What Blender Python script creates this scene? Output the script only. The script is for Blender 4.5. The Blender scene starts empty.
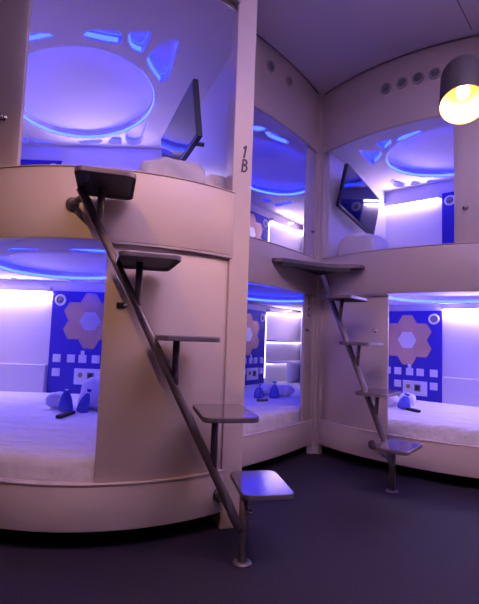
import bpy, bmesh, math, random
from math import sin, cos, radians, pi, atan2, hypot, sqrt
from mathutils import Vector, Matrix
random.seed(7)
SC = bpy.context.scene
COL = SC.collection

# ------------------------------------------------------------------ materials
def mat(name, col, rough=.5, metal=0, emit=None, es=0, bump=0, bscale=40, var=0, vscale=6, coat=0, stretch=None, spec=None):
    m = bpy.data.materials.new(name); m.use_nodes = True
    nt = m.node_tree; b = nt.nodes['Principled BSDF']
    b.inputs['Base Color'].default_value = (*col, 1)
    b.inputs['Roughness'].default_value = rough
    b.inputs['Metallic'].default_value = metal
    if spec is not None: b.inputs['Specular IOR Level'].default_value = spec
    if coat: b.inputs['Coat Weight'].default_value = coat; b.inputs['Coat Roughness'].default_value = .12
    if emit: b.inputs['Emission Color'].default_value = (*emit, 1); b.inputs['Emission Strength'].default_value = es
    tc = nt.nodes.new('ShaderNodeTexCoord')
    src = tc.outputs['Object']
    if stretch:
        mp = nt.nodes.new('ShaderNodeMapping'); mp.inputs['Scale'].default_value = stretch
        nt.links.new(src, mp.inputs[0]); src = mp.outputs[0]
    if var:
        n = nt.nodes.new('ShaderNodeTexNoise'); n.inputs['Scale'].default_value = vscale; n.inputs['Detail'].default_value = 4
        nt.links.new(src, n.inputs['Vector'])
        r = nt.nodes.new('ShaderNodeValToRGB')
        r.color_ramp.elements[0].position = .3; r.color_ramp.elements[1].position = .7
        r.color_ramp.elements[0].color = (*[c*(1-var) for c in col], 1)
        r.color_ramp.elements[1].color = (*[min(1, c*(1+var)) for c in col], 1)
        nt.links.new(n.outputs['Fac'], r.inputs[0]); nt.links.new(r.outputs[0], b.inputs['Base Color'])
    if bump:
        n = nt.nodes.new('ShaderNodeTexNoise'); n.inputs['Scale'].default_value = bscale; n.inputs['Detail'].default_value = 3
        nt.links.new(src, n.inputs['Vector'])
        bp = nt.nodes.new('ShaderNodeBump'); bp.inputs['Strength'].default_value = bump; bp.inputs['Distance'].default_value = .01
        nt.links.new(n.outputs['Fac'], bp.inputs['Height']); nt.links.new(bp.outputs[0], b.inputs['Normal'])
    return m
M = dict(
    shell=mat('cream_laminate', (.61, .52, .485), .42, var=.03, vscale=2),
    edge=mat('door_edge_trim', (.42, .37, .38), .4),
    inner=mat('white_interior', (.70, .66, .74), .32),
    board=mat('matte_ceiling_board', (.70, .66, .74), .8, spec=.15),
    ceil=mat('ceiling_paint', (.74, .70, .72), .8, bump=.05, bscale=30),
    wall=mat('room_wall_paint', (.40, .33, .33), .8),
    floor=mat('dark_vinyl_floor', (.014, .011, .025), .75, bump=.12, bscale=160, var=.5, vscale=120, spec=.35),
    plinth=mat('black_plinth', (.01, .009, .012), .8),
    steel=mat('grey_painted_steel', (.19, .165, .18), .38, .55, bump=.05, bscale=60),
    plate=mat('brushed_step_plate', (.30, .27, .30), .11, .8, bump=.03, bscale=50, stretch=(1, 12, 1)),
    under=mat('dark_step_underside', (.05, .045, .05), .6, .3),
    chrome=mat('chrome', (.6, .58, .62), .18, 1),
    dark=mat('dark_plastic', (.018, .015, .02), .35),
    screen=mat('tv_screen', (.012, .012, .02), .06, spec=.8),
    blue=mat('blue_wall_panel', (.025, .012, .42), .45),
    white=mat('white_plastic', (.80, .78, .84), .35),
    yellow=mat('yellow_button', (.7, .55, .15), .4),
    greyp=mat('grey_socket', (.20, .19, .22), .4),
    mirror=mat('warm_reflection_mirror', (.58, .37, .30), .22, .55),  # rose base colour paints in the reflection of the warm-lit room
    mirror2=mat('clear_mirror', (.72, .70, .82), .10, 1),
    linen=mat('white_linen', (.80, .78, .84), .9, bump=1, bscale=6, stretch=(1, 2.2, 1)),
    towel=mat('white_towel', (.72, .68, .72), .95, bump=.25, bscale=120),
    pouch=mat('blue_sheer_pouch', (.07, .09, .60), .22, bump=.6, bscale=30),
    led=mat('blue_led', (.01, .01, .05), .5, emit=(.009, .019, 1), es=26),
    ledsoft=mat('blue_led_soft', (.01, .01, .05), .5, emit=(.012, .024, 1), es=14),
    ledhalo=mat('blue_led_dim', (.01, .01, .05), .5, emit=(.02, .03, 1), es=5),
    ledw=mat('white_led', (.8, .8, .8), .5, emit=(.80, .62, 1), es=34),
    ledshelf=mat('shelf_led', (.8, .8, .8), .5, emit=(.70, .58, 1), es=4.5),
    spot=mat('warm_spot', (.8, .7, .6), .5, emit=(1, .72, .62), es=6),
    lamp_out=mat('black_lampshade', (.012, .010, .013), .42),
    lamp_in=mat('cream_lamp_lining', (.50, .36, .17), .6),
    bulb=mat('glowing_bulb', (1, .9, .7), .3, emit=(1, .70, .34), es=14),
    ink=mat('dark_purple_ink', (.02, .008, .035), .5),
    rubber=mat('black_rubber', (.012, .012, .014), .6),
    seam=mat('ceiling_seam', (.25, .2, .24), .8),
)

M['linen'].node_tree.nodes['Bump'].inputs['Distance'].default_value = .035

# ------------------------------------------------------------------ helpers
def mesh(name, V, F, m, parent=None, smooth=False, bevel=0, seg=2, angle=40):
    me = bpy.data.meshes.new(name); me.from_pydata([tuple(v) for v in V], [], F); me.validate(); me.update()
    bm = bmesh.new(); bm.from_mesh(me); bmesh.ops.remove_doubles(bm, verts=bm.verts, dist=1e-6); bmesh.ops.recalc_face_normals(bm, faces=bm.faces); bm.to_mesh(me); bm.free()
    o = bpy.data.objects.new(name, me); COL.objects.link(o)
    for mm in (m if isinstance(m, (list, tuple)) else [m]): me.materials.append(mm)
    if smooth:
        for p in me.polygons: p.use_smooth = True
    if bevel:
        md = o.modifiers.new('bevel', 'BEVEL'); md.width = bevel; md.segments = seg; md.limit_method = 'ANGLE'; md.angle_limit = radians(angle)
    if parent: setparent(o, parent)
    return o
def setparent(o, p):
    o.parent = p; o.matrix_parent_inverse = world(p).inverted()
def world(o):
    m = o.matrix_basis.copy()
    while o.parent:
        m = o.parent.matrix_basis @ o.matrix_parent_inverse @ m if False else (o.parent.matrix_basis @ o.matrix_parent_inverse @ m)
        o = o.parent
    return m
def tag(o, label=None, cat=None, group=None, kind=None):
    if label: o['label'] = label
    if cat: o['category'] = cat
    if group: o['group'] = group
    if kind: o['kind'] = kind
    return o
def empty(name, loc, label, cat, group=None):
    o = bpy.data.objects.new(name, None); COL.objects.link(o); o.location = loc; o.empty_display_size = .05
    return tag(o, label, cat, group)
def prism_data(poly, z0, z1):
    n = len(poly)
    V = [(x, y, z0) for x, y in poly] + [(x, y, z1) for x, y in poly]
    F = [list(range(n))[::-1], list(range(n, 2*n))] + [[i, (i+1) % n, n+(i+1) % n, n+i] for i in range(n)]
    return V, F
def prism(name, poly, z0, z1, m, parent=None, **k):
    V, F = prism_data(poly, z0, z1)
    return mesh(name, V, F, m, parent, **k)
def rrect(w, d, r, n=5, cx=0, cy=0):
    out = []
    for (sx, sy, a0) in ((1, 1, 0), (-1, 1, 90), (-1, -1, 180), (1, -1, 270)):
        for i in range(n+1):
            a = radians(a0 + 90*i/n)
            out.append((cx + sx*(w/2-r) + r*cos(a), cy + sy*(d/2-r) + r*sin(a)))
    return out
def tube_data(path, rad, n=14, cap=True):
    V = []; F = []
    P = [Vector(p) for p in path]; N = len(P)
    prev = None
    for i, p in enumerate(P):
        t = (P[min(i+1, N-1)] - P[max(i-1, 0)]).normalized()
        if prev is None:
            up = Vector((0, 0, 1)) if abs(t.z) < .9 else Vector((1, 0, 0))
            a = t.cross(up).normalized()
        else:
            a = (prev - t*prev.dot(t)).normalized()
        prev = a; b = t.cross(a)
        r = rad[i] if isinstance(rad, (list, tuple)) else rad
        for k in range(n):
            an = 2*pi*k/n; V.append(p + a*cos(an)*r + b*sin(an)*r)
    for i in range(N-1):
        for k in range(n):
            F.append([i*n+k, i*n+(k+1) % n, (i+1)*n+(k+1) % n, (i+1)*n+k])
    if cap: F += [list(range(n))[::-1], [(N-1)*n+k for k in range(n)]]
    return V, F
def tube(name, path, rad, m, parent=None, n=14, smooth=True, **k):
    V, F = tube_data(path, rad, n)
    o = mesh(name, V, F, m, parent, **k)
    if smooth:
        for p in o.data.polygons: p.use_smooth = len(p.vertices) == 4
    return o
def lathe(name, prof, m, parent=None, n=32, M4=None, smooth=True, close=False):
    V = []; F = []
    for r, z in prof:
        for k in range(n):
            a = 2*pi*k/n; V.append(Vector((r*cos(a), r*sin(a), z)))
    N = len(prof)
    for i in range(N-1):
        for k in range(n): F.append([i*n+k, i*n+(k+1) % n, (i+1)*n+(k+1) % n, (i+1)*n+k])
    F += [list(range(n)), [(N-1)*n+k for k in range(n)]] if close else []
    if M4: V = [M4 @ v for v in V]
    o = mesh(name, V, F, m, parent)
    if smooth:
        for p in o.data.polygons: p.use_smooth = len(p.vertices) == 4
    return o
def frame(o, x, z):
    """matrix with origin o, local x along x, local z along z"""
    x = Vector(x).normalized(); z = Vector(z).normalized(); y = z.cross(x)
    return Matrix.Translation(o) @ Matrix((x, y, z)).transposed().to_4x4()
def box_data(M4, x0, x1, y0, y1, z0, z1):
    V = [M4 @ Vector(p) for p in ((x0, y0, z0), (x1, y0, z0), (x1, y1, z0), (x0, y1, z0), (x0, y0, z1), (x1, y0, z1), (x1, y1, z1), (x0, y1, z1))]
    return V, [[3, 2, 1, 0], [4, 5, 6, 7], [0, 1, 5, 4], [1, 2, 6, 5], [2, 3, 7, 6], [3, 0, 4, 7]]
def box(name, M4, x0, x1, y0, y1, z0, z1, m, parent=None, **k):
    V, F = box_data(M4, x0, x1, y0, y1, z0, z1)
    return mesh(name, V, F, m, parent, **k)
I4 = Matrix.Identity(4)

class Arc:
    def __init__(s, C, R, a0, a1): s.C, s.R, s.a0, s.a1 = C, R, a0, a1
    def pt(s, th, off=0):
        r = s.R + off; t = radians(th); return (s.C[0] + r*sin(t), s.C[1] - r*cos(t))
    def pts(s, a0, a1, off=0, step=2.0):
        n = max(2, int(abs(a1-a0)/step)); return [s.pt(a0 + (a1-a0)*i/n, off) for i in range(n+1)]
    def nrm(s, th): t = radians(th); return Vector((sin(t), -cos(t), 0))
    def tan(s, th): t = radians(th); return Vector((cos(t), sin(t), 0))
    def panel(s, name, a0, a1, z0, z1, m, parent, off=0, t=.03, bevel=.003):
        st = 2.0 if s.R < 3 else .8
        poly = s.pts(a0, a1, off, st) + s.pts(a0, a1, off-t, st)[::-1]
        o = prism(name, poly, z0, z1, m, parent, bevel=bevel)
        for p in o.data.polygons:
            p.use_smooth = abs(p.normal.z) < .5
        return o
NEAR = Arc((-.7, 2.71), .95, -45, 44.2)
RIGHT = Arc((2.03, 4.12), 1.6, -62.3, 6)
LEFT = Arc((-2.839, 5.477), 4.0, 44.1, 58.4)

# ------------------------------------------------------------------ plan outlines of the ceiling recesses, metres
CUTS_NEAR = [[(-1.236, 2.35), (-1.169, 2.265), (-1.053, 2.267), (-1.042, 2.29)], [(-0.889, 2.282), (-0.827, 2.224), (-0.671, 2.224), (-0.69, 2.337)], [(-0.632, 2.237), (-0.499, 2.222), (-0.596, 2.41), (-0.652, 2.36)], [(-0.59, 2.464), (-0.446, 2.283), (-0.368, 2.295), (-0.485, 2.637), (-0.542, 2.684)], [(-0.944, 3.414), (-0.791, 3.254), (-0.727, 3.233), (-0.86, 3.647), (-0.978, 3.617)], [(-1.142, 3.611), (-1.055, 3.475), (-0.994, 3.488), (-1.025, 3.641)], [(-1.384, 3.593), (-1.153, 3.537), (-1.202, 3.616), (-1.371, 3.649)], [(-1.768, 3.586), (-1.571, 3.627), (-1.622, 3.67), (-1.779, 3.683)], [(-1.835, 3.554), (-1.794, 3.588), (-1.849, 3.688), (-1.902, 3.693)]]
CUTS_RIGHT = [[(0.861, 3.305), (0.937, 3.345), (1.006, 3.321), (1.055, 3.354), (1.07, 3.489), (1.046, 3.584), (0.94, 3.44)], [(0.959, 3.192), (1.037, 3.119), (1.07, 3.174), (1.057, 3.289), (1.016, 3.257)], [(1.082, 3.124), (1.101, 3.058), (1.184, 2.97), (1.207, 2.988), (1.197, 3.035), (1.107, 3.163)], [(1.282, 3.873), (1.42, 3.962), (1.473, 3.983), (1.494, 4.089), (1.404, 4.098)], [(1.528, 4.031), (1.506, 3.927), (1.602, 3.943), (1.59, 4.024)], [(1.658, 3.99), (1.633, 3.889), (1.767, 3.85), (1.757, 3.928)]]
CUTS_MIDDLE = [[(0.03, 3.013), (0.072, 3.01), (0.151, 3.049), (0.111, 3.098), (0.032, 3.089)], [(0.133, 3.112), (0.182, 3.093), (0.327, 3.246), (0.318, 3.299), (0.183, 3.206)], [(0.467, 3.494), (0.51, 3.51), (0.514, 3.592), (0.476, 3.554)], [(0.339, 4.812), (0.37, 4.922), (0.546, 4.715), (0.5, 4.685)], [(0.198, 4.615), (0.284, 4.64), (0.302, 4.744), (0.227, 4.752)]]
def chaikin(P, it=2):
    for it_ in range(it):
        Q = []; k = (.16, .26)[it_ % 2]
        for i in range(len(P)):
            a, b = P[i], P[(i+1) % len(P)]
            Q += [(a[0]*(1-k)+b[0]*k, a[1]*(1-k)+b[1]*k), (a[0]*k+b[0]*(1-k), a[1]*k+b[1]*(1-k))]
        P = Q
    return P
def area(P): return sum(P[i][0]*P[(i+1) % len(P)][1] - P[(i+1) % len(P)][0]*P[i][1] for i in range(len(P)))/2

def pod_ceiling(parent, poly, z, cen, du, a, b, rot, cuts, axis):
    """board with a glowing oval recess and trapezoid recesses around it"""
    du = Vector(du).normalized(); dv = Vector((-du.y, du.x))
    cr, sr = cos(radians(rot)), sin(radians(rot))
    def w(u, v):
        return (cen[0] + du.x*u + dv.x*v, cen[1] + du.y*u + dv.y*v)
    ring = []
    for i in range(72):
        t = 2*pi*i/72; u, v = a*cos(t), b*sin(t); u, v = u*cr - v*sr, u*sr + v*cr
        ring.append(w(u, v))
    def inside(p, P):
        c = False; j = len(P)-1
        for i in range(len(P)):
            if (P[i][1] > p[1]) != (P[j][1] > p[1]) and p[0] < (P[j][0]-P[i][0])*(p[1]-P[i][1])/(P[j][1]-P[i][1]) + P[i][0]: c = not c
            j = i
        return c
    holes = []
    def pull(c):
        out = []
        for p in c:
            p = Vector(p); n_ = 0
            while not inside((p.x+(p.x-cen[0])*.06, p.y+(p.y-cen[1])*.06), poly) and n_ < 8: p = p.lerp(Vector(cen), .03); n_ += 1
            out.append((p.x, p.y))
        return out
    def clear(q):
        for o_ in [ring] + holes:
            if min(hypot(p[0]-r[0], p[1]-r[1]) for p in q for r in o_) < .03 or inside(q[0], o_) or inside(o_[0], q): return False
        return True
    ax = Vector(axis)
    for mir in ((False,) if cuts is CUTS_NEAR else (False, True)):
        for c in cuts:
            if mir:    # the same recess on the other side of the pod's axis
                c = [tuple(Vector(p) - du*2*(Vector(p)-ax).dot(du)) for p in c]
            mx, my = sum(p[0] for p in c)/len(c), sum(p[1] for p in c)/len(c)
            c = [(mx+(p[0]-mx)*1.06, my+(p[1]-my)*1.06) for p in c]
            q = chaikin(pull(c) if not mir else c, 2)
            if all(inside((p[0]+(p[0]-cen[0])*.01, p[1]+(p[1]-cen[1])*.01), poly) for p in q) and (not mir or clear(q)): holes.append(q)
    D = .06
    bm = bmesh.new()
    loops = [list(poly), ring] + holes
    es = []; vl = []
    for L in loops:
        vs = [bm.verts.new((x, y, z)) for x, y in L]; vl.append(vs)
        es += [bm.edges.new((vs[i], vs[(i+1) % len(vs)])) for i in range(len(vs))]
    bmesh.ops.triangle_fill(bm, use_beauty=True, use_dissolve=False, edges=es)
    for vs in vl:
        up = [bm.verts.new((v.co.x, v.co.y, z+D)) for v in vs]
        for i in range(len(vs)):
            j = (i+1) % len(vs); bm.faces.new((vs[i], vs[j], up[j], up[i]))
        if vs is vl[0]: bm.faces.new(up)
    me = bpy.data.meshes.new('ceiling_panel'); bm.to_mesh(me); bm.free()
    o = bpy.data.objects.new('ceiling_panel', me); COL.objects.link(o); me.materials.append(M['board']); setparent(o, parent)
    # glowing strip lining the oval
    def ribbon(name, pts, m, closed, zz0, zz1, th=.004, ctr=cen):
        V = []; F = []; n = len(pts)
        for x, y in pts:
            d = Vector((ctr[0]-x, ctr[1]-y)); d.normalize()
            for k, zz in ((0, zz0), (0, zz1), (1, zz1), (1, zz0)):
                V.append((x + d.x*(.002+th*k), y + d.y*(.002+th*k), zz))
        for i in range(n if closed else n-1):
            j = (i+1) % n
            for k in range(4): F.append([i*4+k, i*4+(k+1) % 4, j*4+(k+1) % 4, j*4+k])
        if not closed: F += [[0, 1, 2, 3], [(n-1)*4+k for k in (3, 2, 1, 0)]]
        return mesh(name, V, F, m, o)
    ribbon('light_strip', ring, M['led'], True, z+.005, z+.022)
    for q in holes:
        if area(q) < 0: q = q[::-1]
        hc = (sum(p[0] for p in q)/len(q), sum(p[1] for p in q)/len(q))
        n = len(q); good = []
        for i in range(n):
            p0, p1 = q[i-1], q[(i+1) % n]
            t = Vector((p1[0]-p0[0], p1[1]-p0[1])).normalized(); nn = Vector((t.y, -t.x))
            c = Vector((cen[0]-q[i][0], cen[1]-q[i][1])).normalized()
            good.append(nn.dot(c) > .35)
        if not any(good): continue
        run = []
        for k0 in [i for i in range(n) if good[i] and not good[i-1]]:
            r_ = []; k = k0
            while good[k % n] and len(r_) < n: r_.append(q[k % n]); k += 1
            if len(r_) > len(run): run = r_
        ribbon('light_strip', q, M['ledhalo'], True, z+.047, z+.056, ctr=hc)
        if len(run) >= 2: ribbon('light_strip', run, M['ledsoft'], False, z+.008, z+.034, ctr=hc)
    return o

# ------------------------------------------------------------------ blue service panel, wall mirror
def hexa(r, a0=0): return [(r*cos(radians(a0+60*i)), r*sin(radians(a0+60*i))) for i in range(6)]
def service_panel(label, P, along, nrm, z0, z1, w, shift=0, group='blue service panels'):
    """P: plan point of the edge beside the light strip, along: plan direction in which the panel runs, nrm: into the pod"""
    al = Vector((*along, 0)).normalized(); n3 = Vector((*nrm, 0)).normalized()
    t = empty('service_panel', (P[0], P[1], z0), label, 'control panel', group)
    O = Vector((P[0], P[1], 0)) + n3*.004
    def F(u, z): 
        y = Vector((0, 0, 1))
        return Matrix.Translation(O + al*u + Vector((0, 0, z))) @ Matrix((al, y, n3)).transposed().to_4x4()
    box('panel_board', F(0, 0), 0, w, z0, z1, 0, .012, M['blue'], t, bevel=.002)
    top = z1
    # round speaker
    Mv = F(.068, top-.075)
    lathe('speaker', [(.012, .012), (.03, .013), (.034, .020), (.045, .020), (.048, .012)], M['white'], t, 28, Mv)
    lathe('speaker_cone', [(.0005, .019), (.010, .018), (.014, .0145), (.030, .0145)], M['greyp'], t, 20, Mv)
    def sq(u, z, s=.032):
        b = box('switch', F(u, z), -s, s, -s, s, .012, .020, M['white'], t, bevel=.003)
        box('rocker', F(u, z), -s*.62, s*.62, -s*.62, s*.62, .020, .0235, M['white'], b, bevel=.002)
    zr = top-.548
    for u in (.068, .184, .277, .385, .484): sq(u, zr)
    box('card_holder', F(.277, zr+.046), -.014, .014, -.016, .020, .012, .024, M['white'], t, bevel=.002)
    sq(.068, zr-.113)
    if not shift: sq(.385, zr-.113)
    pl = box('socket_plate', F(.23+shift, zr-.142), -.108, .108, -.064, .064, .012, .020, M['white'], t, bevel=.004)
    box('socket', F(.205+shift*1.55, zr-.138), -.028, .028, -.030, .030, .020, .026, M['greyp'], pl, bevel=.003)
    box('socket_face', F(.205+shift*1.55, zr-.138), -.018, .018, -.020, .020, .026, .028, M['dark'], pl, bevel=.002)
    lathe('round_button', [(.0005, .030), (.014, .030), (.017, .020)], M['greyp'], pl, 18, F(.288+shift*.0-.0+(-.02 if shift else 0), zr-.130))
    lathe('button_ring', [(.017, .020), (.018, .024), (.022, .024), (.023, .020)], M['yellow'], pl, 18, F(.288+shift*.0-.0+(-.02 if shift else 0), zr-.130))
    return t
def flower_mirror(label, P, along, nrm, z):
    al = Vector((*along, 0)).normalized(); n3 = Vector((*nrm, 0)).normalized()
    t = empty('hexagon_mirror', (P[0], P[1], z), label, 'mirror', 'hexagon mirrors')
    O = Vector((P[0], P[1], z)) + n3*.0165
    M4 = Matrix.Translation(O) @ Matrix((al, Vector((0, 0, 1)), n3)).transposed().to_4x4()
    s = .15
    cs = [(0, 0)] + [(s*cos(radians(30+60*i)), s*sin(radians(30+60*i))) for i in range(6)]
    for i, (cx, cy) in enumerate(cs):
        h = hexa(s/sqrt(3)*.998)
        V, F = prism_data([(cx+x, cy+y) for x, y in h], 0, .006)
        mesh('mirror_tile', [M4 @ Vector(v) for v in V], F, M['mirror2'] if i == 0 else M['mirror'], t, bevel=.0015)
    return t

# ------------------------------------------------------------------ pods
def wall_strip(name, A, B, z0, z1, t, m, parent):
    """thin vertical wall between plan points, thickness added to the left of A->B"""
    a = Vector(A); b = Vector(B); d = (b-a).normalized(); n = Vector((-d.y, d.x))
    return prism(name, [tuple(a), tuple(b), tuple(b+n*t), tuple(a+n*t)], z0, z1, m, parent)
def lerp(A, B, t): return (A[0]+(B[0]-A[0])*t, A[1]+(B[1]-A[1])*t)

def strip_fill(parent, A, B, z, n, e):
    """added fill light in front of a strip housing, brightening ceiling and bed"""
    A = Vector((*A, z)); B = Vector((*B, z)); x = (B-A).normalized(); n = Vector((*n, 0)).normalized()
    d = (n + Vector((0, 0, .12))).normalized()
    L = bpy.data.lights.new('strip_fill_light', 'AREA'); L.shape = 'RECTANGLE'; L.size = (B-A).length*.96; L.size_y = .012; L.energy = e; L.color = (.86, .66, 1)
    o = bpy.data.objects.new('strip_fill_light', L); COL.objects.link(o)  # added fill, lifts the pod interior beyond what the strip itself gives
    zz = -d; y = zz.cross(x)
    m = Matrix((x, y, zz)).transposed().to_4x4(); m.translation = (A+B)/2 + n*.056; o.matrix_world = m
    o.parent = parent; o.matrix_parent_inverse = world(parent).inverted(); o.matrix_basis = m
def lights_wall(parent, P, Q, nrm, z_top, z_bed, led=True, z_ledge=.56, thin=False):
    """white part of the back wall: a light strip along the top and a low ledge, from P to Q"""
    n = Vector(nrm).normalized(); P = Vector(P); Q = Vector(Q)
    def slab(d0, d1, s0=0, s1=1):
        a = P.lerp(Q, s0); b = P.lerp(Q, s1)
        return [tuple(a+n*d0), tuple(b+n*d0), tuple(b+n*d1), tuple(a+n*d1)]
    box_ = prism('ledge', slab(.001, .05), z_bed-.02, z_ledge, M['inner'], parent, bevel=.006)
    if led:
        hd = prism('strip_housing', slab(.001, .05), z_top-.012, z_top+.03, M['inner'], parent)
        prism('light_strip', slab(.006, .044, .01, .99) if not thin else slab(.012, .032, .01, .99), z_top-(.030 if thin else .046), z_top-.013, M['ledw'], hd)
        strip_fill(hd, tuple(P), tuple(Q), z_top+.01, nrm, 2.6 if thin else 1.2)

class Pod: pass
def build_pod(label, arc, corners, z_base, z_bed, z_ceil, back_n):
    """corners: plan points [facade right end, back right, back left, facade left end]"""
    R0, R1, L1, L0 = corners
    t = empty('sleeping_pod', (arc.pt((arc.a0+arc.a1)/2)[0], arc.pt((arc.a0+arc.a1)/2)[1], z_base), label, 'sleeping pod', 'sleeping pods in two tiers')
    H = z_ceil + .0595
    wall_strip('side_wall', R1, R0, z_base, H, -.02, M['inner'], t)
    wall_strip('side_wall', L0, L1, z_base, H, -.02, M['inner'], t)
    wall_strip('back_wall', L1, R1, z_base, H, .02, M['inner'], t)
    return t
def inset(poly, d):
    c = (sum(p[0] for p in poly)/len(poly), sum(p[1] for p in poly)/len(poly))
    n = len(poly); out = []
    s = 1 if area(poly) > 0 else -1
    for i in range(n):
        p0, p, p1 = Vector(poly[i-1]), Vector(poly[i]), Vector(poly[(i+1) % n])
        e0 = (p-p0).normalized(); e1 = (p1-p).normalized()
        n0 = Vector((-e0.y, e0.x))*s; n1 = Vector((-e1.y, e1.x))*s
        bis = (n0+n1); 
        if bis.length < 1e-6: bis = n0
        bis.normalize(); k = d/max(.4, bis.dot(n0)); q = p + bis*k; out.append((q.x, q.y))
    return out
def mattress(label, poly, z0, z1):
    r = .05; prof = [(0.004, z0), (0, z0+.03), (0, z1-r), (.006, z1-r*.55), (.02, z1-r*.2), (.05, z1-.004), (.09, z1)]
    P = inset(poly, .012)
    loops = [inset(P, d+.0001) for d, _ in prof]
    V = []; n = len(P); F = []
    for L, (_, z) in zip(loops, prof): V += [(x, y, z + (random.uniform(-.0015, .0015) if z > z1-.05 else 0)) for x, y in L]
    for i in range(len(prof)-1):
        for k in range(n): F.append([i*n+k, i*n+(k+1) % n, (i+1)*n+(k+1) % n, (i+1)*n+k])
    F += [list(range(n))[::-1], [(len(prof)-1)*n+k for k in range(n)]]
    o = mesh('mattress', V, F, M['linen'])
    for p in o.data.polygons: p.use_smooth = len(p.vertices) == 4
    return tag(o, label, 'mattress', 'mattresses')

BED1, BED2 = .345, 1.40
# plan outlines of the three stacks
N_R0, N_R1, N_L1, N_L0 = (.03, 2.125), (-.60, 3.70), (-2.30, 3.70), NEAR.pt(-45, -.03)
R_L0, R_L1, R_R1, R_R0 = RIGHT.pt(-62.3, -.035), (1.37, 4.275), (2.72, 3.10), RIGHT.pt(6, -.035)
L_R0, L_R1, L_L1, L_L0 = LEFT.pt(58.2, -.035), (.815, 5.79), (-.48, 4.07), LEFT.pt(44.4, -.035)

STACKS = [
    dict(arc=NEAR, cs=(N_R0, N_R1, N_L1, N_L0), cen=(-1.128, 2.95), du=(.927, .375), a=.45, b=.65, rot=14, cuts=CUTS_NEAR, axis=(-1.194, 2.90), ce=(1.245, 2.40), name='nearest stack on the left'),
    dict(arc=RIGHT, cs=(R_R0, R_R1, R_L1, R_L0), cen=(1.605, 3.32), du=(.755, -.656), a=.505, b=.50, rot=0, cuts=CUTS_RIGHT, axis=(1.65, 3.28), ce=(1.185, 2.285), name='right-hand wall stack'),
    dict(arc=LEFT, cs=(L_R0, L_R1, L_L1, L_L0), cen=(.209, 3.862), du=(.6, .8), a=.70, b=.40, rot=12, cuts=CUTS_MIDDLE, axis=(.209, 3.862), ce=(1.20, 2.30), name='narrow middle stack'),
]
LAB = {
    (0, 0): 'lower sleeping pod of the nearest left stack, door closed behind the steps',
    (0, 1): 'upper sleeping pod of the nearest left stack, marked 1B on its post',
    (1, 0): 'lower sleeping pod on the right wall, mattress glowing violet beside the far steps',
    (1, 1): 'upper sleeping pod on the right wall behind the hanging lamp',
    (2, 0): 'lower sleeping pod in the middle, seen between the front post and corner',
    (2, 1): 'upper sleeping pod in the middle, its oval ceiling light seen past the 1B post',
}
MLAB = {
    (0, 0): 'white mattress in the lower pod of the nearest left stack',
    (0, 1): 'mattress in the upper pod of the nearest left stack behind its curved band',
    (1, 0): 'white mattress in the lower right pod beside the far steps',
    (1, 1): 'mattress in the upper right pod behind its curved band',
    (2, 0): 'white mattress in the lower middle pod beside the corner',
    (2, 1): 'mattress in the upper middle pod behind its band',
}
PODS = {}
for si, S in enumerate(STACKS):
    arc = S['arc']; R0, R1, L1, L0 = S['cs']
    st = 2.0 if arc.R < 3 else .8
    face = arc.pts(arc.a0+.3, arc.a1-.3, -.036, st)          # left to right
    poly = face + ([R0] if si == 0 else []) + [R1, L1]
    if area(poly) < 0: poly = poly[::-1]
    for lv in (0, 1):
        zb, bed, ce = ((.08, BED1, S['ce'][0]), (1.310, BED2, S['ce'][1]))[lv]
        t = build_pod(LAB[(si, lv)], arc, S['cs'], zb, bed, ce, None)
        PODS[(si, lv)] = t
        pod_ceiling(t, inset(poly, .002), ce, S['cen'], S['du'], S['a'], S['b'], S['rot'], S['cuts'], S['axis'])
        prism('bed_base', inset(poly, .003), zb, zb+.035, M['inner'], t)
        tag(mattress(MLAB[(si, lv)], poly, zb+.036, bed), kind=None)
    # black plinth set back under the stack
    pl = inset(poly, .14)
    prism('plinth', pl, 0, .079, M['plinth'], PODS[(si, 0)])

def arcface(arc, low, up, lo_door, up_door, z_op1, z_sill, z_op2, knobs):
    a0, a1 = arc.a0, arc.a1
    # lower pod: rim and door
    arc.panel('base_rim', a0, a1, .075, .245, M['shell'], low)
    arc.panel('rim_lip', a0, a1, .2455, .253, M['shell'], low, off=.004, t=.04, bevel=.002)
    d = arc.panel('door', *lo_door, .2535, z_op1+.012, M['shell'], low, off=-.016, t=.018)
    arc.panel('door_rail', *lo_door, z_op1-.006, z_op1+.004, M['edge'], low, off=.002, t=.016, bevel=.001)
    # upper pod: band, door, header
    arc.panel('front_band', a0, a1, z_op1+.005, z_sill, M['shell'], up, off=.002)
    arc.panel('band_lip', a0, a1, z_sill+.0005, z_sill+.006, M['shell'], up, off=.006, t=.042, bevel=.002)
    e = arc.panel('door', *up_door, z_sill+.0065, z_op2+.01, M['shell'], up, off=-.016, t=.018)
    arc.panel('header', a0, a1, z_op2, 2.749, M['shell'], up)
    arc.panel('door_rail', a0, a1, z_op2-.012, z_op2-.0005, M['edge'], up, off=.0, t=.012, bevel=.001)
    for (th, z, par, kind) in knobs:
        dd = d if par == 0 else e
        n = arc.nrm(th); p = arc.pt(th, -.016); O = Vector((p[0], p[1], z))
        M4 = Matrix.Translation(O) @ Matrix((arc.tan(th), Vector((0, 0, 1)), n)).transposed().to_4x4()
        if kind == 'lock':
            box('door_lock', M4, -.022, .016, -.011, .011, 0, .010, M['dark'], dd, bevel=.003)
            box('lock_knob', M4, .004, .022, -.008, .008, .010, .018, M['chrome'], dd, bevel=.002)
        else:
            lathe('door_knob', [(.0005, .022), (.008, .022), (.012, .016), (.007, .010), (.007, .004), (.013, .002), (.014, 0)], M['chrome'], dd, 18, M4)
            box('lock_plate', M4, -.020, -.006, -.008, .008, 0, .008, M['dark'], dd, bevel=.002)
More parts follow.
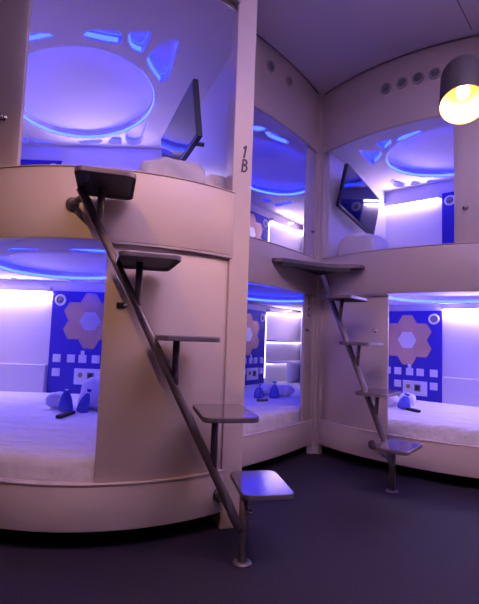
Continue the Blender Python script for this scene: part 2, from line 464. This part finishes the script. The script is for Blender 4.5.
arcface(NEAR, PODS[(0, 0)], PODS[(0, 1)], (9.9, 44.15), (-44.5, -14.6), 1.195, 1.492, 2.43, [(14.2, .945, 0, 'lock'), (-19.9, 1.72, 1, 'knob')])
arcface(RIGHT, PODS[(1, 0)], PODS[(1, 1)], (-61.9, -41.8), (-27.4, -4), 1.150, 1.445, 2.282, [(-45, .908, 0, 'knob'), (-25, 1.669, 1, 'knob')])
arcface(LEFT, PODS[(2, 0)], PODS[(2, 1)], (56.3, 58.3), (56.1, 58.3), 1.165, 1.445, 2.29, [(57.0, .906, 0, 'knob'), (57.8, 1.65, 1, 'knob')])

# end post of the near stack with its number
pc = NEAR.pt(44.2)
pu = NEAR.pt(44.2); tn = Vector((.80, .6, 0)); nn = Vector((.6, -.8, 0))
ox = Vector((-.043, 2.045, 0)); 
Mp = Matrix.Translation(ox) @ Matrix((Vector((.955, .297, 0)), Vector((-.297, .955, 0)), Vector((0, 0, 1)))).transposed().to_4x4()
post = box('front_post', Mp, -.016, .078, -.02, .10, 0.0, 2.749, M['shell'], PODS[(0, 1)], bevel=.004)
Mt = lambda z: Matrix.Translation(ox + Vector((.955*.040, .297*.040, z-.012)) + Vector((.297, -.955, 0))*.0212) @ Matrix((Vector((.955, .297, 0)), Vector((0, 0, 1)), Vector((.297, -.955, 0)))).transposed().to_4x4()
GLYPH = {
    '1': [[(-.005, .017), (.004, .026), (-.004, -.026)]],
    'B': [[(-.007, .029), (-.012, -.029)], [(-.007, .029), (.006, .027), (.011, .017), (.005, .006), (-.008, .003)], [(-.008, .003), (.007, .001), (.012, -.012), (.004, -.026), (-.012, -.029)]],
    'C': [[(.012, .020), (.003, .028), (-.007, .016), (-.012, -.012), (-.004, -.027), (.008, -.020)]],
}
def painted(ch, M4, k, wd, parent):
    V = []; F = []
    for st in GLYPH[ch]:
        P = [(x*k, y*k) for x, y in st]
        for (x, y) in P:
            b0 = len(V); n = 10
            for zz in (0, .0008): V += [M4 @ Vector((x+wd/2*cos(2*pi*i/n), y+wd/2*sin(2*pi*i/n), zz)) for i in range(n)]
            F += [[b0+n+i for i in range(n)]] + [[b0+i, b0+(i+1) % n, b0+n+(i+1) % n, b0+n+i] for i in range(n)]
        for (x0, y0), (x1, y1) in zip(P, P[1:]):
            L_ = hypot(x1-x0, y1-y0); nx, ny = -(y1-y0)/L_*wd/2, (x1-x0)/L_*wd/2; b0 = len(V)
            for zz in (0, .00085): V += [M4 @ Vector(q) for q in ((x0+nx, y0+ny, zz), (x1+nx, y1+ny, zz), (x1-nx, y1-ny, zz), (x0-nx, y0-ny, zz))]
            F += [[b0+4, b0+5, b0+6, b0+7], [b0, b0+1, b0+5, b0+4], [b0+1, b0+2, b0+6, b0+5], [b0+2, b0+3, b0+7, b0+6], [b0+3, b0, b0+4, b0+7]]
    return mesh('number', V, F, M['ink'], parent)
painted('1', Mt(1.708), 1.0, .0095, post)
painted('B', Mt(1.641), 1.0, .0085, post)
wall_strip('end_panel', (.030, 2.165), LEFT.pt(44.15, -.002), 0, 2.749, .015, M['shell'], PODS[(0, 1)])
# corner posts between middle stack and right stack
cpost = prism('corner_post', [LEFT.pt(58.35, .004), LEFT.pt(58.75, .004), (.600, 3.395), RIGHT.pt(-62.2, .004), RIGHT.pt(-62.4, -.04), (.605, 3.50), LEFT.pt(58.3, -.04)], 0, 2.749, M['shell'], PODS[(1, 1)], bevel=.002)
n57 = LEFT.nrm(57.25); p57 = LEFT.pt(57.3, -.0155)
M57 = lambda z: Matrix.Translation(Vector((p57[0], p57[1], z)) + n57*.001) @ Matrix((LEFT.tan(57.3), Vector((0, 0, 1)), n57)).transposed().to_4x4()
painted('1', M57(1.125), 1.25, .011, PODS[(2, 0)])
painted('C', M57(1.04), 1.15, .010, PODS[(2, 0)])

# ------------------------------------------------------------------ back-wall fittings
nN = (0, -1)
lights_wall(PODS[(0, 0)], (-1.545, 3.70), (-2.22, 3.70), nN, 1.165, BED1)
lights_wall(PODS[(0, 1)], (-1.525, 3.70), (-.78, 3.70), nN, 2.20, BED2, z_ledge=1.62, thin=True)
service_panel('blue service panel on the back wall of the nearest lower pod', (-1.535, 3.70), (1, 0), nN, .30, 1.165, .70, shift=.095)
service_panel('blue service panel high in the nearest upper pod, only its top showing', (-1.535, 3.70), (-1, 0), nN, 1.41, 2.265, .60)
flower_mirror('hexagon flower mirror in the nearest lower pod, cut off by the door', (-1.215, 3.70), (1, 0), nN, .925)
dR = Vector((.755, -.656)); nR = (-.656, -.755); E_ = (1.776, 3.922)
def alongR(s): return (E_[0]+dR.x*s, E_[1]+dR.y*s)
lights_wall(PODS[(1, 0)], alongR(.01), alongR(1.18), nR, 1.150, BED1)
lights_wall(PODS[(1, 1)], alongR(-.02), alongR(-.52), nR, 2.145, BED2, z_ledge=1.60, thin=True)
service_panel('blue service panel on the back wall of the lower right pod', E_, (-.755, .656), nR, .30, 1.13, .53)
service_panel('blue service panel in the upper right pod beside the hanging lamp', E_, (.755, -.656), nR, 1.36, 2.175, .70)
flower_mirror('hexagon flower mirror on the back wall of the lower right pod', alongR(-.300), (-.755, .656), nR, .866)
dL = Vector((.6, .8)); nL = (.8, -.6); EL = (.290, 5.093)
k_ = ((-.48+.0)*-.8 + 4.07*.6)   # keep the edge exactly on the back wall line L_L1 -> L_R1
dBL = (Vector(L_R1)-Vector(L_L1)).normalized(); nBL = Vector((dBL.y, -dBL.x))
sE = (Vector((.290, 5.093))-Vector(L_L1)).dot(dBL); EL = Vector(L_L1)+dBL*sE
def alongL(s): q = EL+dBL*s; return (q.x, q.y)
service_panel('blue service panel on the back wall of the lower middle pod', tuple(EL), tuple(-dBL), tuple(nBL), .30, 1.14, .80)
service_panel('blue service panel in the upper middle pod above the far wall', tuple(EL), tuple(-dBL), tuple(nBL), 1.42, 2.215, .80)
flower_mirror('hexagon flower mirror in the lower middle pod, half hidden by the front post', alongL(-.34), tuple(-dBL), tuple(nBL), .87)
flower_mirror('hexagon flower mirror in the upper middle pod, half hidden by the 1B post', alongL(-.34), tuple(-dBL), tuple(nBL), 1.96)
for lv, (zb, zt) in enumerate(((BED1, 1.165), (BED2, 2.22))):
    t = PODS[(2, lv)]
    def slab(s0, s1, d0, d1):
        a = EL+dBL*s0; b = EL+dBL*s1; return [tuple(a+nBL*d0), tuple(b+nBL*d0), tuple(b+nBL*d1), tuple(a+nBL*d1)]
    s1 = (Vector(L_R1)-EL).length - .05
    for zz in ((.80, .56) if lv == 0 else (1.80,)):
        sh = prism('shelf', slab(.01, s1, .001, .16), zz, zz+.02, M['inner'], t, bevel=.003)
        prism('light_strip', slab(.03, s1-.02, .004, .022), zz-.014, zz-.0005, M['ledshelf'], sh)
    prism('light_strip', slab(.006, .020, .001, .015), zb+.05, zt-.06, M['ledshelf'], t)
    hd = prism('strip_housing', slab(.03, s1, .001, .05), zt-.030, zt+.005, M['inner'], t)
    prism('light_strip', slab(.04, s1-.02, .006, .044), zt-.050, zt-.031, M['ledshelf'], hd)
    strip_fill(hd, tuple(EL+dBL*.04), tuple(EL+dBL*s1), zt-.012, tuple(nBL), 3.6 if lv else 1.6)
    cs_ = prism('headboard', slab(.22, s1, .16, .24), zb+.002, zb+.24, M['inner'], t, bevel=.03, seg=3)
    for s in (.36,):
        q = EL+dBL*s+nBL*.10
        lathe('spot_light', [(.0005, -.004), (.022, -.004), (.024, -.002), (.032, -.003), (.034, .001)], M['spot'], t, 20, Matrix.Translation((q.x, q.y, zt+.008)))

# ------------------------------------------------------------------ televisions
def television(label, P1, P2, P4, wallpt):
    P1, P2, P4 = Vector(P1), Vector(P2), Vector(P4)
    ux = (P2-P1); w = ux.length; ux.normalize(); dn = (P4-P1); h = dn.length; dn = (dn - ux*dn.dot(ux)).normalized()
    n = ux.cross(dn).normalized()
    c = P1+ux*w/2+dn*h/2
    if n.dot(Vector((0, 0, 0.83))-c) < 0: n = -n
    t = empty('television', tuple(c), label, 'television', 'wall televisions')
    M4 = Matrix.Translation(P1) @ Matrix((ux, dn, n)).transposed().to_4x4()
    box('bezel', M4, 0, w, 0, h, -.030, 0, M['dark'], t, bevel=.004)
    box('screen', M4, .012, w-.012, .012, h-.018, .0002, .0016, M['screen'], t)
    box('back_cover', M4, w*.18, w*.82, h*.2, h*.85, -.052, -.0305, M['dark'], t, bevel=.008)
    wp = Vector(wallpt)
    a = c - n*.053
    br = tube('wall_bracket', [a, a*.5+wp*.5+Vector((0, 0, -.01)), wp], .013, M['steel'], t, 10)
    return t
television('black television swung out in the nearest upper left pod', (-.283, 2.25, 2.174), (-.553, 2.85, 2.105), (-.254, 2.25, 1.852), (-.245, 2.60, 1.97))
television('black television tilted on the side wall of the upper right pod', (.793, 3.35, 2.195), (1.206, 3.85, 2.076), (.746, 3.35, 1.849), (.876, 3.75, 1.97))

# ------------------------------------------------------------------ bedding and small things
def soft(name, label, cat, group, loc, size, rz=0, tilt=0, m='towel', folds=0, sub=3, noise=.006):
    bm = bmesh.new(); bmesh.ops.create_cube(bm, size=1)
    bmesh.ops.subdivide_edges(bm, edges=bm.edges[:], cuts=9, use_grid_fill=True)
    for v in bm.verts:
        x, y, z = v.co*2
        pz = 1 - .35*(abs(x)**3.2) - .28*(abs(y)**3.2)
        sx = 1 - .10*abs(z)**2 - .06*abs(y)**4; sy = 1 - .10*abs(z)**2 - .06*abs(x)**4
        zz = z*pz
        if folds: 
            zz = z*(1-.18*abs(x)**4-.18*abs(y)**4); k = 1 - .035*max(0, cos(z*pi*folds)); sx *= k; sy *= k
        v.co = Vector((x*sx*size[0]/2, y*sy*size[1]/2, zz*size[2]/2))
        v.co += Vector((sin(y*5+z*3), cos(x*4+z*2), sin(x*6+y*4)))*noise*.5 + Vector([random.uniform(-1, 1)*noise*.3 for _ in range(3)])
    me = bpy.data.meshes.new(name); bm.to_mesh(me); bm.free()
    for p in me.polygons: p.use_smooth = True
    me.materials.append(M[m]); o = bpy.data.objects.new(name, me); COL.objects.link(o)
    o.rotation_euler = (tilt, 0, rz)
    md = o.modifiers.new('s', 'SUBSURF'); md.levels = 1; md.render_levels = 1
    mw = Matrix.Rotation(rz, 3, 'Z') @ Matrix.Rotation(tilt, 3, 'X')
    lo = min((mw @ v.co).z for v in me.vertices)
    o.location = (loc[0], loc[1], loc[2]-lo-.002)
    return tag(o, label, cat, group)
soft('folded_duvet', 'bulky folded white duvet at the edge of the nearest upper pod', 'bedding', 'folded duvets', (-.36, 2.22, BED2), (.34, .26, .29), radians(15), folds=1.5, noise=.02)
soft('folded_towel', 'folded white towel beside the duvet in the nearest upper pod', 'towel', None, (-.155, 2.22, BED2), (.15, .17, .235), radians(20), folds=2, noise=.008)
soft('folded_duvet', 'flat folded white duvet under the television in the upper right pod', 'bedding', 'folded duvets', (.96, 3.45, BED2), (.44, .30, .24), radians(52), folds=1.5, noise=.012)

def pouch(label, loc, h, w, rz=0, lean=0):
    t = empty('drawstring_pouch', loc, label, 'pouch', 'blue drawstring pouches')
    prof = [(.0005, 0), (.42, .0), (.50, .06), (.49, .25), (.40, .50), (.24, .72), (.11, .84), (.10, .87), (.17, .93), (.22, 1.0), (.15, .985)]
    V = []; F = []; n = 20
    for i, (r, z) in enumerate(prof):
        for k in range(n):
            a = 2*pi*k/n; rr = r*w*(1+.10*sin(5*a+i)*(.3+z)); V.append(Vector((rr*cos(a), rr*.62*sin(a), z*h)))
    for i in range(len(prof)-1):
        for k in range(n): F.append([i*n+k, i*n+(k+1) % n, (i+1)*n+(k+1) % n, (i+1)*n+k])
    M4 = Matrix.Translation(loc) @ Matrix.Rotation(rz, 4, 'Z') @ Matrix.Rotation(lean, 4, 'Y')
    mesh('bag', [M4 @ v for v in V], F, M['pouch'], t, smooth=True)
    lathe('drawstring', [(.095*w, .83*h), (.14*w, .845*h), (.14*w, .865*h), (.095*w, .88*h)], M['white'], t, 16, M4)
    return t
def slipper(name, label, loc, rz, L=.17, W=.045):
    t = empty(name, loc, label, 'remote control', 'black remote controls')
    M4 = Matrix.Translation(loc) @ Matrix.Rotation(rz, 4, 'Z')
    V, F = prism_data(rrect(L, W, W*.45, 6), 0, .018)
    mesh('body', [M4 @ Vector(v) for v in V], F, M['rubber'], t, bevel=.005, seg=3)
    for i in range(4):
        for j in (-1, 1):
            box('button', M4, -L*.3+i*L*.14-.006, -L*.3+i*L*.14+.006, j*.009-.005, j*.009+.005, .018, .0205, M['greyp'], t, bevel=.001)
    return t
z1 = BED1
pouch('left of two blue pouches in the nearest lower pod, standing upright', (-1.04, 2.80, z1), .155, .085, .1)
pouch('right of two blue pouches in the nearest lower pod, leaning right', (-.94, 2.79, z1), .145, .07, .2, .28)
slipper('remote_control', 'black remote control in front of the pouches in the nearest lower pod', (-.983, 2.655, z1), radians(84), .19, .04)
soft('small_pillow', 'small rounded white pillow left of the pouches in the nearest lower pod', 'pillow', 'small white pillows', (-1.13, 2.92, z1), (.15, .10, .10), .1, m='linen')
soft('leaning_pillow', 'white pillow leaning behind the right pouch in the nearest lower pod', 'pillow', None, (-.90, 2.93, z1), (.20, .20, .12), radians(-12), radians(60), m='linen')
pouch('left of two blue pouches in the lower middle pod', (.185, 3.75, z1), .11, .085, .3)
pouch('right of two blue pouches in the lower middle pod', (.315, 3.78, z1), .135, .085, .3)
slipper('remote_control', 'black remote control in front of the pouches in the lower middle pod', (.205, 3.56, z1), radians(30), .10, .04)
soft('small_pillow', 'small white pillow between the pouches in the lower middle pod', 'pillow', 'small white pillows', (.26, 3.95, z1), (.13, .10, .09), .9, m='linen')
soft('small_pillow', 'small white pillow right of the pouches in the lower middle pod', 'pillow', 'small white pillows', (.42, 3.95, z1), (.16, .12, .09), .9, m='linen')
pouch('blue pouch leaning beside the door edge in the lower right pod', (1.245, 3.40, z1), .12, .095, -.6, .25)
slipper('remote_control', 'black remote control beside the pouch in the lower right pod', (1.285, 3.31, z1), radians(-68), .13, .04)
soft('small_pillow', 'white pillow left of the pouch in the lower right pod', 'pillow', 'small white pillows', (1.165, 3.52, z1), (.17, .12, .10), -.6, m='linen')
soft('small_pillow', 'white pillow behind the pouch in the lower right pod', 'pillow', 'small white pillows', (1.345, 3.58, z1), (.12, .10, .10), -.6, m='linen')

# ------------------------------------------------------------------ step ladders
def step_plate(parent, c, ang, w, d, z, ww=None):
    """c centre, ang direction of the long axis, w width, d depth; turned-down rounded steel tray"""
    a = radians(ang); M4 = Matrix.Translation((c[0], c[1], 0)) @ Matrix.Rotation(a - pi/2, 4, 'Z')
    outer = rrect(w, d, .035, 6); inner = rrect(w-.012, d-.012, .030, 6)
    n = len(outer); V = []; F = []
    V += [M4 @ Vector((x, y, z)) for x, y in outer]; V += [M4 @ Vector((x, y, z-.019)) for x, y in outer]
    V += [M4 @ Vector((x, y, z-.019)) for x, y in inner]; V += [M4 @ Vector((x, y, z-.006)) for x, y in inner]
    F.append(list(range(n)))
    for k in range(3): 
        for i in range(n): F.append([k*n+i, k*n+(i+1) % n, (k+1)*n+(i+1) % n, (k+1)*n+i])
    F.append([3*n+i for i in range(n)][::-1])
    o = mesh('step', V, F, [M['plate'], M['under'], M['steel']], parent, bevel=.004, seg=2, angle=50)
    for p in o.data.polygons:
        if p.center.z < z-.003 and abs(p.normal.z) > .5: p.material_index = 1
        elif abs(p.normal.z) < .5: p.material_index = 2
    return o
def disc(parent, name, p, n, r, t, m):
    n = Vector(n).normalized(); x = Vector((0, 0, 1)) if abs(n.z) < .9 else Vector((1, 0, 0)); x = (x - n*x.dot(n)).normalized()
    return lathe(name, [(.0005, t), (r*.75, t), (r, t*.7), (r, 0), (.0005, 0)], m, parent, 24, frame(Vector(p), x, n))

LS = empty('bunk_steps', (.04, 1.73, 0), 'grey steel steps with five trays in front of the nearest left pods', 'steps', 'steel step ladders')
railN = [(-.615, 1.655, 1.375), (-.60, 1.657, 1.345), (-.025, 1.715, .205), (.005, 1.722, .135), (.012, 1.724, .06)]
tube('rail', [(-.612, 1.655, 1.37), (-.30, 1.687, .775), (-.012, 1.714, .215), (.004, 1.718, .175), (.022, 1.724, .140), (.036, 1.728, .125)], .0168, M['steel'], LS, 18)
tube('foot_post', [(.043, 1.731, .008), (.043, 1.731, .30-.048)], .0175, M['steel'], LS, 18)
disc(LS, 'foot_flange', (.043, 1.731, 0), (0, 0, 1), .035, .012, M['steel'])
cN = [(.105, 1.795), (-.045, 1.745), (-.200, 1.705), (-.350, 1.650), (-.505, 1.615)]
zN = [.277, .554, .831, 1.108, 1.385]
aN = [101, 103, 106, 108, 106]; wN = [.195, .205, .215, .215, .205]; dN = [.30, .33, .30, .31, .29]
for i in range(5):
    step_plate(LS, cN[i], aN[i], wN[i], dN[i], zN[i])
    if i:
        zr = zN[i] - .20
        # x of the rail at height z
        def rail_x(z): return -.612 + (1.37-z)/(1.37-.215)*(.600)
        xt = cN[i][0]-.03
        zr = 1.37 - (xt+.612)/.600*1.155
        yr = 1.655 + (xt+.612)/.600*.059
        tube('step_bracket', [(xt, yr, zr-.0), (xt, yr, zN[i]-.0075)], .0135, M['steel'], LS, 14)
zt_, = (1.385,)
tube('step_bracket', [(.043, 1.731, .2525), (.043, 1.731, .2695)], .022, M['steel'], LS, 14)
pf = NEAR.pt(1.4, .003); nf = NEAR.nrm(1.4)
disc(LS, 'wall_flange', (pf[0], pf[1], 1.338), nf, .026, .014, M['steel'])
tube('wall_arm', [Vector((pf[0], pf[1], 1.338))+nf*.012, Vector((-.60, 1.657, 1.338))], .013, M['steel'], LS, 12)
pf = NEAR.pt(42.4, .001); nf = NEAR.nrm(42.4)
disc(LS, 'wall_flange', (pf[0], pf[1], .155), nf, .033, .012, M['steel'])
tube('wall_arm', [Vector((pf[0], pf[1], .155))+nf*.01, Vector((.037, 1.735, .125))], .015, M['steel'], LS, 12)
lathe('bolt', [(.0005, .02), (.008, .02), (.010, .012), (.010, 0)], M['chrome'], LS, 12, frame(Vector((.058, 1.722, .19)), (0, 0, 1), (.9, -.4, 0)))

RS = empty('bunk_steps', (.892, 2.597, 0), 'grey steel steps against the right wall, topped by a corner platform', 'steps', 'steel step ladders')
cR = [(.900, 2.52), (.820, 2.625), (.745, 2.715), (.665, 2.805)]; zR = [.277, .554, .831, 1.108]
for i in range(4): step_plate(RS, cR[i], 52, .185, .29 if i else .30, zR[i])
A_ = Vector((.876, 2.615, .215)); B_ = Vector((.545, 2.945, 1.24))
tube('rail', [B_ + (B_-A_).normalized()*.02, (A_+B_)/2, A_, A_+Vector((.006, -.006, -.03)), Vector((.892, 2.597, .13))], .0175, M['steel'], RS, 16)
tube('foot_post', [(.892, 2.597, .008), (.892, 2.597, .2525)], .0175, M['steel'], RS, 16)
disc(RS, 'foot_flange', (.892, 2.597, 0), (0, 0, 1), .035, .012, M['steel'])
for i in range(1, 4):
    k = (zR[i]-.16-.215)/(1.24-.215); q = A_.lerp(B_, k)
    tube('step_bracket', [q, Vector((q.x+.012, q.y+.0, zR[i]-.0075))], .0125, M['steel'], RS, 12)
pw = RIGHT.pt(-60.2, .003); nw = RIGHT.nrm(-60.2)
disc(RS, 'wall_flange', (pw[0], pw[1], 1.25), nw, .034, .014, M['steel'])
tube('wall_arm', [Vector((pw[0], pw[1], 1.25))+nw*.012, B_], .014, M['steel'], RS, 12)
pw = RIGHT.pt(-45, .001); nw = RIGHT.nrm(-45)
disc(RS, 'wall_flange', (pw[0], pw[1], .17), nw, .030, .012, M['steel'])
tube('wall_arm', [Vector((pw[0], pw[1], .17))+nw*.01, Vector((.892, 2.60, .17))], .013, M['steel'], RS, 12)
# corner platform
fl = [LEFT.pt(a, .006) for a in (49.3, 51, 53, 55, 57, 58.3)]
fr = [RIGHT.pt(a, .006) for a in (-61.8, -59, -56, -53, -50, -47.5)]
cur = [(.80, 2.985), (.735, 3.00), (.66, 3.015), (.58, 3.005), (.50, 2.975), (.42, 2.935), (.34, 2.885), (.265, 2.845), (.215, 2.85)]
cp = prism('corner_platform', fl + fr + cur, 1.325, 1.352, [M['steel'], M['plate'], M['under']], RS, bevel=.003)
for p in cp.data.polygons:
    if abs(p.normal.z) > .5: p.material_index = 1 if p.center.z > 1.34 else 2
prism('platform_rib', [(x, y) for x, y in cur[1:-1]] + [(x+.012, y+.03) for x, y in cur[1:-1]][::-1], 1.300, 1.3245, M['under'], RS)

# ------------------------------------------------------------------ round vents on the headers
def vent(label, arc, th, z, group):
    p = arc.pt(th, .0005); n = arc.nrm(th)
    M4 = Matrix.Translation((p[0], p[1], z)) @ Matrix((arc.tan(th), Vector((0, 0, 1)), n)).transposed().to_4x4()
    t = empty('round_vent', (p[0], p[1], z), label, 'vent', group)
    lathe('bezel', [(.026, .004), (.027, .012), (.033, .014), (.038, .009), (.039, 0)], M['edge'], t, 28, M4)
    lathe('grille', [(.0005, .010), (.008, .010), (.010, .004), (.026, .003)], M['greyp'], t, 24, M4)
    for k in range(3):
        a = radians(60*k+20); R_ = Matrix.Rotation(a, 4, 'Z')
        box('vane', M4 @ R_, -.024, .024, -.0025, .0025, .004, .0095, M['greyp'], t)
for i, (th, zz) in enumerate(((-42.56, 2.557), (-38.63, 2.56), (-34.95, 2.562), (-31.25, 2.568))):
    vent(['leftmost', 'second from the left', 'third from the left', 'rightmost'][i] + ' of the four round vents above the right pods', RIGHT, th, 2.56, 'round vents on the right header')
for i, (th, zz) in enumerate(((48.33, 2.61), (51.45, 2.61))):
    vent(['nearer', 'farther'][i] + ' of the two round vents above the middle pods', LEFT, th, 2.61, 'round vents on the middle header')

# ------------------------------------------------------------------ hanging lamps
def lamp(name, label, cat, x, y, z, tilt=(0, 0), arm=None, group=None):
    """z is the lower rim"""
    t = empty(name, (x, y, z), label, cat, group)
    Rm = Matrix.Translation((x, y, z)) @ Matrix.Rotation(-atan2(x, y) if arm else 0, 4, 'Z') @ Matrix.Rotation(tilt[0], 4, 'X') @ Matrix.Rotation(tilt[1], 4, 'Y')
    r = .088; H = .30
    prof = [(r, 0), (r, .205)] + [(r*cos(radians(a)), .205 + .092*sin(radians(a))) for a in range(10, 90, 10)] + [(.006, .2975)]
    lathe('lamp_shade', prof, M['lamp_out'], t, 40, Rm)
    prof2 = [(r, 0), (r-.003, .0005), (r-.003, .205)] + [((r-.003)*cos(radians(a)), .205 + .088*sin(radians(a))) for a in range(10, 90, 10)] + [(.004, .2935)]
    sh = lathe('shade_lining', prof2, M['lamp_in'], t, 40, Rm)
    lathe('socket', [(.0005, .16), (.017, .16), (.019, .292)], M['greyp'], t, 20, Rm)
    lathe('bulb', [(.0005, .06), (.012, .063), (.022, .075), (.027, .093), (.025, .115), (.016, .138), (.012, .1595)], M['bulb'], t, 24, Rm)
    top = Rm @ Vector((0, 0, .297))
    if arm:
        A = Vector(arm); mid = top.lerp(A, .45) + Vector((0, 0, .03))
        tube('arm', [top - (Rm.to_3x3() @ Vector((0, 0, .004))), top + (Rm.to_3x3() @ Vector((0, 0, .03))), mid, A], .007, M['lamp_out'], t, 10)
        lathe('wall_mount', [(.0005, .02), (.035, .02), (.04, 0)], M['lamp_out'], t, 24, frame(A, (0, 0, 1), mid - A - Vector((0, 0, (mid-A).z))))
    else:
        tube('cable', [top, (top.x, top.y, 2.735)], .003, M['lamp_out'], t, 8)
        lathe('canopy', [(.0005, 2.72), (.045, 2.722), (.05, 2.749)], M['lamp_out'], t, 24, Matrix.Translation((top.x, top.y, 0)))
    L = bpy.data.lights.new('bulb_light', 'POINT'); L.energy = 16; L.color = (1, .56, .28); L.shadow_soft_size = .02
    lo = bpy.data.objects.new('bulb_light', L); COL.objects.link(lo); lo.location = Rm @ Vector((0, 0, .04)); setparent(lo, t)
    return t, L
pa = RIGHT.pt(-18, .001)
LA, l1 = lamp('wall_lamp', 'black dome lamp glowing warm in front of the right pods', 'lamp', .876, 1.75, 1.80, (radians(-31), 0), (pa[0], pa[1], 2.30))
LB, l2 = lamp('pendant_lamp', 'black pendant lamp hanging before the nearest left pods, above the frame', 'pendant lamp', -.62, .72, 2.02)
LC, l3 = lamp('pendant_lamp', 'added black pendant lamp, unseen above the frame, giving warm fill to the middle of the room', 'pendant lamp', .35, 1.15, 2.30)  # added unseen lamp, put in for more warm light on the fronts
l1.energy = 14; l2.energy = 27; l3.energy = 12; l2.color = (1, .54, .22)

# ------------------------------------------------------------------ room shell
def struct(o): o['kind'] = 'structure'; return o
struct(box('floor', I4, -3.2, 4.2, -2.2, 6.2, -.05, 0, M['floor']))
struct(box('ceiling', I4, -3.2, 4.2, -2.2, 6.2, 2.75, 2.80, M['ceil']))
struct(box('wall_back', I4, -3.25, 4.25, -2.25, -2.2, 0, 2.75, M['wall']))
struct(box('wall_left', I4, -3.25, -3.2, -2.2, 6.2, 0, 2.75, M['wall']))
struct(box('wall_right', I4, 4.2, 4.25, -2.2, 6.2, 0, 2.75, M['wall']))
struct(box('wall_far', I4, -3.2, 4.2, 6.2, 6.25, 0, 2.75, M['wall']))
struct(prism('trim_1', [(x, y) for x, y in RIGHT.pts(-62, 6, .0005, 2)] + RIGHT.pts(-62, 6, .010, 2)[::-1], 2.742, 2.7498, M['seam']))
struct(prism('trim_2', LEFT.pts(43, 58, .0005, 1) + LEFT.pts(43, 58, .008, 1)[::-1], 2.744, 2.7498, M['seam']))
struct(box('trim_3', Matrix.Translation((1.36, 2.60, 0)) @ Matrix.Rotation(radians(49), 4, 'Z'), -2.2, 0, -.003, .003, 2.7485, 2.7499, M['seam']))

# ------------------------------------------------------------------ ambient world and added uplight
def area(name, loc, rot, size, sy, col, e, spread=180):
    L = bpy.data.lights.new(name, 'AREA'); L.shape = 'RECTANGLE'; L.size = size; L.size_y = sy; L.energy = e; L.color = col
    o = bpy.data.objects.new(name, L); COL.objects.link(o); o.location = loc; o.rotation_euler = rot; return o
w = bpy.data.worlds.new('World'); SC.world = w; w.use_nodes = True
w.node_tree.nodes['Background'].inputs[0].default_value = (.25, .18, .5, 1); w.node_tree.nodes['Background'].inputs[1].default_value = .05
# added unseen trough that houses a violet fill light to brighten the ceiling
tr = empty('added_uplight', (1.0, .60, 2.28), 'added grey trough, unseen above the camera, holding a violet fill light for the ceiling', 'uplight')
TM = Matrix.Translation((1.0, .60, 2.28))
box('housing', TM, -.8, .8, -.09, .09, -.06, -.01, M['steel'], tr, bevel=.006)
box('side_rail', TM, -.8, .8, -.10, -.088, -.06, .03, M['steel'], tr)
box('side_rail', TM, -.8, .8, .088, .10, -.06, .03, M['steel'], tr)
for xx in (-.7, .7): tube('cable', [(1.0+xx, .6, 2.27), (1.0+xx, .6, 2.7499)], .003, M['steel'], tr, 8)
L = area('violet_fill_light', (1.0, .60, 2.275), (radians(180), 0, 0), 1.5, .15, (.70, .50, 1), 150); setparent(L, tr)

# ------------------------------------------------------------------ camera
p = math.atan(36/450); r = .035
F = Vector((0, cos(p), sin(p))); U0 = Vector((0, -sin(p), cos(p))); R0 = Vector((1, 0, 0))
Rt_ = R0*cos(r) + U0*sin(r); Up = U0*cos(r) - R0*sin(r)
cam = bpy.data.cameras.new('camera'); co = bpy.data.objects.new('camera', cam); COL.objects.link(co)
mw = Matrix((Rt_, Up, -F)).transposed().to_4x4(); mw.translation = Vector((0, 0, .83)); co.matrix_world = mw
cam.sensor_fit = 'VERTICAL'; cam.sensor_height = 24; cam.lens = 24*450/604; cam.clip_start = .02
SC.camera = co
SC.view_settings.view_transform = 'Standard'; SC.view_settings.look = 'None'; SC.view_settings.exposure = .05; SC.view_settings.gamma = 1
SC.view_settings.use_curve_mapping = False
SC.cycles.use_denoising = True
SC.cycles.max_bounces = 8; SC.cycles.diffuse_bounces = 5; SC.cycles.sample_clamp_indirect = 6
